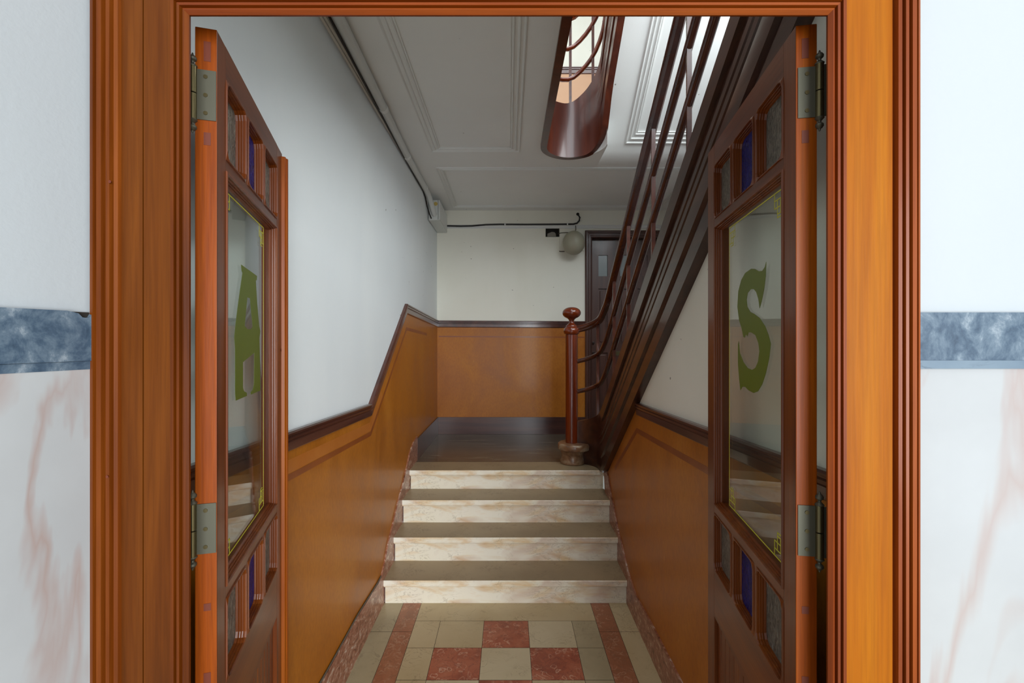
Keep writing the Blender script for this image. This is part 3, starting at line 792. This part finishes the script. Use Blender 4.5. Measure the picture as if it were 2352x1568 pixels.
def place(o, par):
    o.parent = par; o.matrix_parent_inverse = Matrix.Translation(par.location).inverted(); return o
fade1 = lambda s: min(1, max(0, (s-s0_+.02)/.25))
o = string_mesh(P1, tp, LAND+.001, fade=fade1).build('stringer', 'mahogany', merge=False); place(o, flight)
def steps(zoff, name, par, xa, xb, z_under):
    base = LAND+zoff; r = .1726; pts = []
    y = lambda z: (3.86+zoff-z)/SL
    z = base; pts.append((y(z+r), z))
    for k in range(1, 17):
        z1 = base+r*k; yy = y(z1)
        if yy < 1.02: break
        pts += [(yy, z1-.03), (yy+.02, z1-.03), (yy+.02, z1), (max(y(z1+r), 1.02), z1)]
    pts += [(1.02, z_under-SL*1.02), (3.68, z_under-SL*3.68)]
    if base > z_under-SL*3.68: pts.insert(0, (3.68, base+.0005))
    return MB().prism(pts, lambda p, t: (t, p[0], p[1]), xa, xb).build(name, 'mahogany', merge=False)
o = steps(0, 'stepped_treads', None, XR+.104, RX-.002, 3.52); place(o, flight)

bal = empty('stair_balustrade', (.556, 4.03, .848))
tag(bal, 'glossy red brown handrails and ball-topped newel standing on the landing', 'balustrade', 'stair balustrades')
before = set(bpy.data.objects)
def s_of_y(y): return s0_+(3.81-y)
balustrade(P1, (hr, r2, r3), tp, (0, .0195, .0195), [s90+.22*PI/2*(1-22/90.), s_of_y(3.36), s_of_y(2.96), s_of_y(2.451), s_of_y(1.966), s_of_y(1.48)], hr, None)
nx, ny = .556, 4.03
np_ = MB().lathe([(.0540, .848), (.0545, .90), (.0535, 1.79), (.052, 1.800)], nx, ny, 40).build('newel_post', 'mahogany_z')
col = MB().lathe([(.052, 1.796), (.064, 1.802), (.070, 1.815), (.071, 1.830), (.067, 1.846), (.058, 1.856), (.050, 1.862), (.050, 1.870), (.046, 1.878), (.036, 1.886), (.026, 1.895), (.022, 1.905), (.022, 1.918), (.026, 1.928), (.034, 1.934), (.036, 1.938), (.030, 1.942)], nx, ny, 40).build('turned_collar', 'mahogany_z')
bp = [(.002, 1.936)]
for k in range(1, 20):
    a = -PI/2+PI*k/20; bp.append((.081*math.cos(a)**.92, 1.986+.052*math.sin(a)))
bp.append((.002, 2.038))
ball = MB().lathe(bp, nx, ny, 40).build('ball_finial', 'mahogany_z')
for o in [x for x in bpy.data.objects if x not in before]: place(o, bal)
pl_ = MB().lathe([(.098, LAND+.0005), (.104, .672), (.106, .69), (.100, .72), (.098, .745), (.102, .765), (.108, .775), (.110, .790)], .562, 4.02, 40)
o = pl_.build('newel_plinth', 'plinth'); tag(o, 'round worn marble plinth under the newel post at the landing edge', 'plinth')
MB().lathe([(.135, .792), (.141, .797), (.143, .812), (.143, .830), (.138, .842), (.130, .8475)], .575, 4.02, 40).build('cap_slab', 'plinth', o)

# upper flight and well lining
P2 = [(.267, 1.02), (.267, 2.2), (.267, 3.2)] + [(WC[0]-.232*math.cos(a), WC[1]+.232*math.sin(a)) for a in [PI*k/26 for k in range(27)]]
y = 3.41
while y > 3.0: P2.append((.732, y)); y -= .06
P2.append((.732, 1.35))
L2 = arclen(P2); sB = L2[2]+.27; sE = sB+.232*PI; sM = (sB+sE)/2      # start, end, middle of the half turn
def mk2(z, z0, m45, e0):
    tab = [(0, z), (sM, z), (sM+.18, z+m45), (sE, z+e0), (sE+.12, z0-SL*3.35), (sE+2.12, z0-SL*1.35)]
    return lambda s: smooth(tab, s)
tp2 = mk2(3.648, 6.64, .12, .30)
bt2 = lambda s: smooth([(0, 3.215), (sM, 3.215), (sM+.18, 3.225), (sE, 3.34), (sE+.13, 6.125-SL*3.34), (sE+2.12, 6.125-SL*1.35)], s)
h2 = mk2(4.350, 7.42, .15, .34); r22 = mk2(4.095, 7.15, .15, .33); r32 = mk2(3.848, 6.88, .14, .33)
wellt = empty('stair_flight', (.267, 3.47, ZF))
tag(wellt, 'curved mahogany lining of the stairwell opening running up as the upper flight string', 'stairs')
fade2 = lambda s: min(1, max(0, (s-sE+.10)/.25))
o = string_mesh(P2, tp2, 0, bot=bt2, fade=fade2).build('stringer', 'string_mahogany', merge=False); place(o, wellt)
sj = MB().box(WC[0]-.07-.0012, WC[0]-.07+.0012, WC[1]+.2005, WC[1]+.208, 3.217, 3.645).build('panel_joint', 'mahogany'); place(sj, wellt)
o = steps(2.76, 'stepped_treads', None, .81, RX-.002, 6.30); place(o, wellt)
b2 = empty('stair_balustrade', (.267, 3.47, 3.648))
tag(b2, 'upper floor handrails curving round the stairwell opening in the ceiling', 'balustrade', 'stair balustrades')
before = set(bpy.data.objects)
balustrade(P2, (h2, r22, r32), tp2, (0, .017, .017), [.6, 1.1, 1.6, 2.1, sB-.08, sM, sM+.19, sE+.2, sE+.7, sE+1.2, sE+1.7], h2, None, mats=('mahogany_z',)*3)
for o in [x for x in bpy.data.objects if x not in before]: place(o, b2)

# ---- back door -----------------------------------------------------------
bd = empty('door_3', (0, YB+.05, LAND)); tag(bd, 'dark panelled wooden door in the back wall behind the newel', 'door', **ST)
def pb(mb, name, mat, par=bd, bev=0): 
    o = mb.build(name, mat, None, bev); place(o, par); return o
yd = YB+.075
mb = MB()
slx = [DX0, 1.045, 1.150, 1.222, 1.325, 1.40, 1.50, DX1]
pb(MB().box(DX0, 1.048, yd, yd+.04, LAND, 2.915), 'stile', 'panel_door')
pb(MB().box(1.62, DX1, yd, yd+.04, LAND, 2.915), 'stile', 'panel_door')
pb(MB().box(1.155, 1.30, yd, yd+.04, LAND, 2.915), 'stile', 'panel_door')
pb(MB().box(1.41, 1.50, yd, yd+.04, LAND, 2.915), 'stile', 'panel_door')
for z0, z1 in ((2.735, 2.915), (2.345, 2.49), (1.60, 1.70), (LAND, .86)):
    pb(MB().box(1.048, 1.155, yd+.001, yd+.04, z0, z1), 'rail', 'panel_door')
    pb(MB().box(1.30, 1.41, yd+.001, yd+.04, z0, z1), 'rail', 'panel_door')
    pb(MB().box(1.50, 1.62, yd+.001, yd+.04, z0, z1), 'rail', 'panel_door')
for x0, x1 in ((1.048, 1.155), (1.30, 1.41), (1.50, 1.62)):
    pb(MB().box(x0, x1, yd+.018, yd+.022, 2.49, 2.735), 'glass_pane', 'small_pane' if x0 < 1.45 else 'panel_door')
    for z0, z1 in ((1.70, 2.345), (.86, 1.60)):
        pb(MB().box(x0, x1, yd+.020, yd+.03, z0, z1), 'recessed_panel', 'panel_door')
        pb(MB().box(x0+.018, x1-.018, yd+.008, yd+.02, z0+.025, z1-.025), 'raised_panel', 'panel_door', bev=.006)
sl = pb(MB().box(1.225, 1.30, yd-.006, yd, 1.565, 1.620), 'letter_slot', 'brass_old')
for z in (1.612, 1.574): pb(MB().box(1.228, 1.297, yd-.009, yd-.006, z-.003, z+.003), 'slot_rim', 'steel_old')
for z in (1.715, 1.600):
    pb(MB().lathe([(.012, -.028), (.014, -.020), (.008, -.014), (.007, 0)], .985, yd, 16, 0, 'y', z), 'door_knob', 'chrome')
cs = empty('trim_19', (0, YB, LAND)); tag(cs, 'dark brown moulded frame around the back door', 'door frame', **ST)
CP = [(0, 0), (0, .022), (.012, .030), (.024, .030), (.028, .020), (.036, .020), (.042, .026), (.054, .026), (.060, .014), (.066, .014), (.070, .018), (.080, .010), (.080, -.07), (.072, -.07), (.072, 0)]
def rpath(off, z0): return None
loops = []
for a, o_ in CP:
    loops.append([(.878+a, YB-o_, LAND), (.878+a, YB-o_, 3.0-a), (1.787-a, YB-o_, 3.0-a), (1.787-a, YB-o_, LAND)])
for nm, k in (('side_casing', 0), ('head_casing', 1), ('side_casing', 2)):
    mb = MB()
    for i in range(len(loops)-1):
        mb.add([loops[i][k], loops[i][k+1], loops[i+1][k+1], loops[i+1][k]], [(0, 1, 2, 3)])
    o = mb.build(nm, 'panel_door'); place(o, cs)
o = MB().box(DX0, DX1, YB+.115, YB+.14, LAND-.05, DZ).build('wall_back', 'dark_hole'); tag(o, 'dark space behind the back door', 'wall', **ST)

# ---- small fixtures ------------------------------------------------------
cp = [(-.755, 1.05, 3.203), (-.765, 2.06, 3.203), (-.785, 2.87, 3.203), (-.803, 3.62, 3.203), (-.800, 4.2, 3.203), (-.797, 4.40, 3.198), (-.788, 4.50, 3.175), (-.778, 4.57, 3.13), (-.768, 4.62, 3.075), (-.760, 4.65, 3.04), (-.757, 4.676, 3.03)]
o = MB().tube(cp, .026, 18).build('plastic_conduit', 'white_plastic'); tag(o, 'white plastic pipe along the top of the left wall, bending into the box', 'pipe')
for y_ in (2.87, 3.62, 4.36):
    x_ = interp([(p[1], p[0]) for p in cp], y_)
    MB().tube([(x_-.0006, y_-.016, 3.203), (x_+.0002, y_+.016, 3.203)], .0285, 18).build('collar_joint', 'plaster_trim', o)
ck = [(-.798, 1.05, 3.190), (-.800, 2.06, 3.190), (-.812, 2.87, 3.186), (-.822, 3.62, 3.186), (-.822, 4.40, 3.180), (-.818, 4.5, 3.15), (-.812, 4.56, 3.08), (-.798, 4.62, 3.02), (-.79, 4.672, 2.99)]
o = MB().tube(ck, .0065, 8).build('black_wire', 'black'); tag(o, 'black wire running beside the white pipe on the left wall', 'cable')
jb = MB().box(-.818, -.705, 4.678, YB-.001, 2.975, 3.180).build('junction_box', 'white_plastic', None, .003)
tag(jb, 'white junction box in the corner under the ceiling', 'junction box')
MB().lathe([(.020, -.0015), (.018, .0)], -.745, 4.678, 20, 0, 'y', 3.14).build('oval_sticker', 'gold_label', jb)
MB().box(-.7052, -.7035, 4.70, YB-.03, 2.99, 3.165).build('side_lid', 'plaster_trim', jb)
MB().box(-.722, -.7185, 4.6765, 4.678, 2.978, 3.178).build('lid_seam', 'black', jb)
cb = MB().tube([(-.703, YB-.010, 3.055), (-.55, YB-.010, 3.052), (-.42, YB-.010, 3.055), (-.26, YB-.010, 3.068), (-.1, YB-.010, 3.072), (.2, YB-.010, 3.070), (.5, YB-.010, 3.072), (.74, YB-.010, 3.074), (.785, YB-.010, 3.085), (.812, YB-.010, 3.115), (.818, YB-.010, 3.15), (.80, YB-.010, 3.18), (.79, YB-.002, 3.187)], .0095, 10).build('black_cable', 'black')
tag(cb, 'black cable running across the back wall from the junction box to a hole', 'cable')
for x_ in (-.04, .675): MB().box(x_-.008, x_+.008, YB-.021, YB-.001, 3.060, 3.084).build('cable_clip', 'white_plastic', cb)
MB().lathe([(.018, -.004), (.016, 0)], .795, YB-.001, 14, 0, 'y', 3.19).build('cable_hole', 'dark_hole', cb)
gw = MB().tube([(.77, YB-.012, 3.058), (.772, YB-.012, 3.01), (.762, YB-.012, 2.985), (.74, YB-.012, 2.975), (.66, YB-.012, 2.978), (.60, YB-.012, 2.974), (.57, YB-.002, 2.965)], .005, 8).build('lamp_wire', 'grey_cable')
tag(gw, 'thin grey wire from the black cable to the open wall niche', 'wire')
ni = empty('wall_niche', ((NX0+NX1)/2, YB, NZ0)); tag(ni, 'small open electrical niche with broken edges left of the globe lamp', 'wall niche')
mb = MB().box(NX0, NX1, YB+.06, YB+.065, NZ0, NZ1); place(mb.build('back_plate', 'dark_hole'), ni)
for bxs in ((NX0, NX0+.004, NZ0, NZ1), (NX1-.004, NX1, NZ0, NZ1), (NX0, NX1, NZ0, NZ0+.004), (NX0, NX1, NZ1-.004, NZ1)):
    place(MB().box(bxs[0], bxs[1], YB-.002, YB+.06, bxs[2], bxs[3]).build('metal_rim', 'steel_old'), ni)
lump = [(NX0+.022, NZ0+.004), (NX1-.035, NZ0+.004), (NX1-.04, NZ0+.045), (NX1-.055, NZ0+.062), (NX1-.085, NZ0+.065), (NX0+.05, NZ0+.055), (NX0+.024, NZ0+.045)]
place(MB().prism(lump, lambda p, t: (p[0], t, p[1]), YB+.03, YB+.059).build('broken_plaster', 'niche_plaster'), ni)
gl = empty('globe_lamp', (.729, YB, 2.831)); tag(gl, 'frosted glass globe lamp on the back wall beside the dark door', 'lamp')
place(MB().box(.585, .868, YB-.018, YB-.0005, 2.768, 2.925).build('mounting_board', 'wall_warm'), gl)
sp = [(.002, 2.831+.134)]
for k in range(1, 24):
    a = PI/2-PI*k/24; sp.append((.123*math.cos(a), 2.831+.134*math.sin(a)))
sp.append((.002, 2.831-.134))
place(MB().lathe(sp, .729, YB-.145, 40).build('globe', 'globe'), gl)
place(MB().lathe([(.05, -.002), (.05, -.012), (.035, -.020), (.030, -.03)], .729, YB-.018, 24, 0, 'y', 2.831).build('fitting_base', 'steel_old'), gl)
place(MB().tube([(.578, YB-.03, 2.762), (.592, YB-.032, 2.756), (.64, YB-.032, 2.756)], .004, 8).build('board_shadow_line', 'black'), gl)  # thin black tube drawn as the shadow line under the mounting board
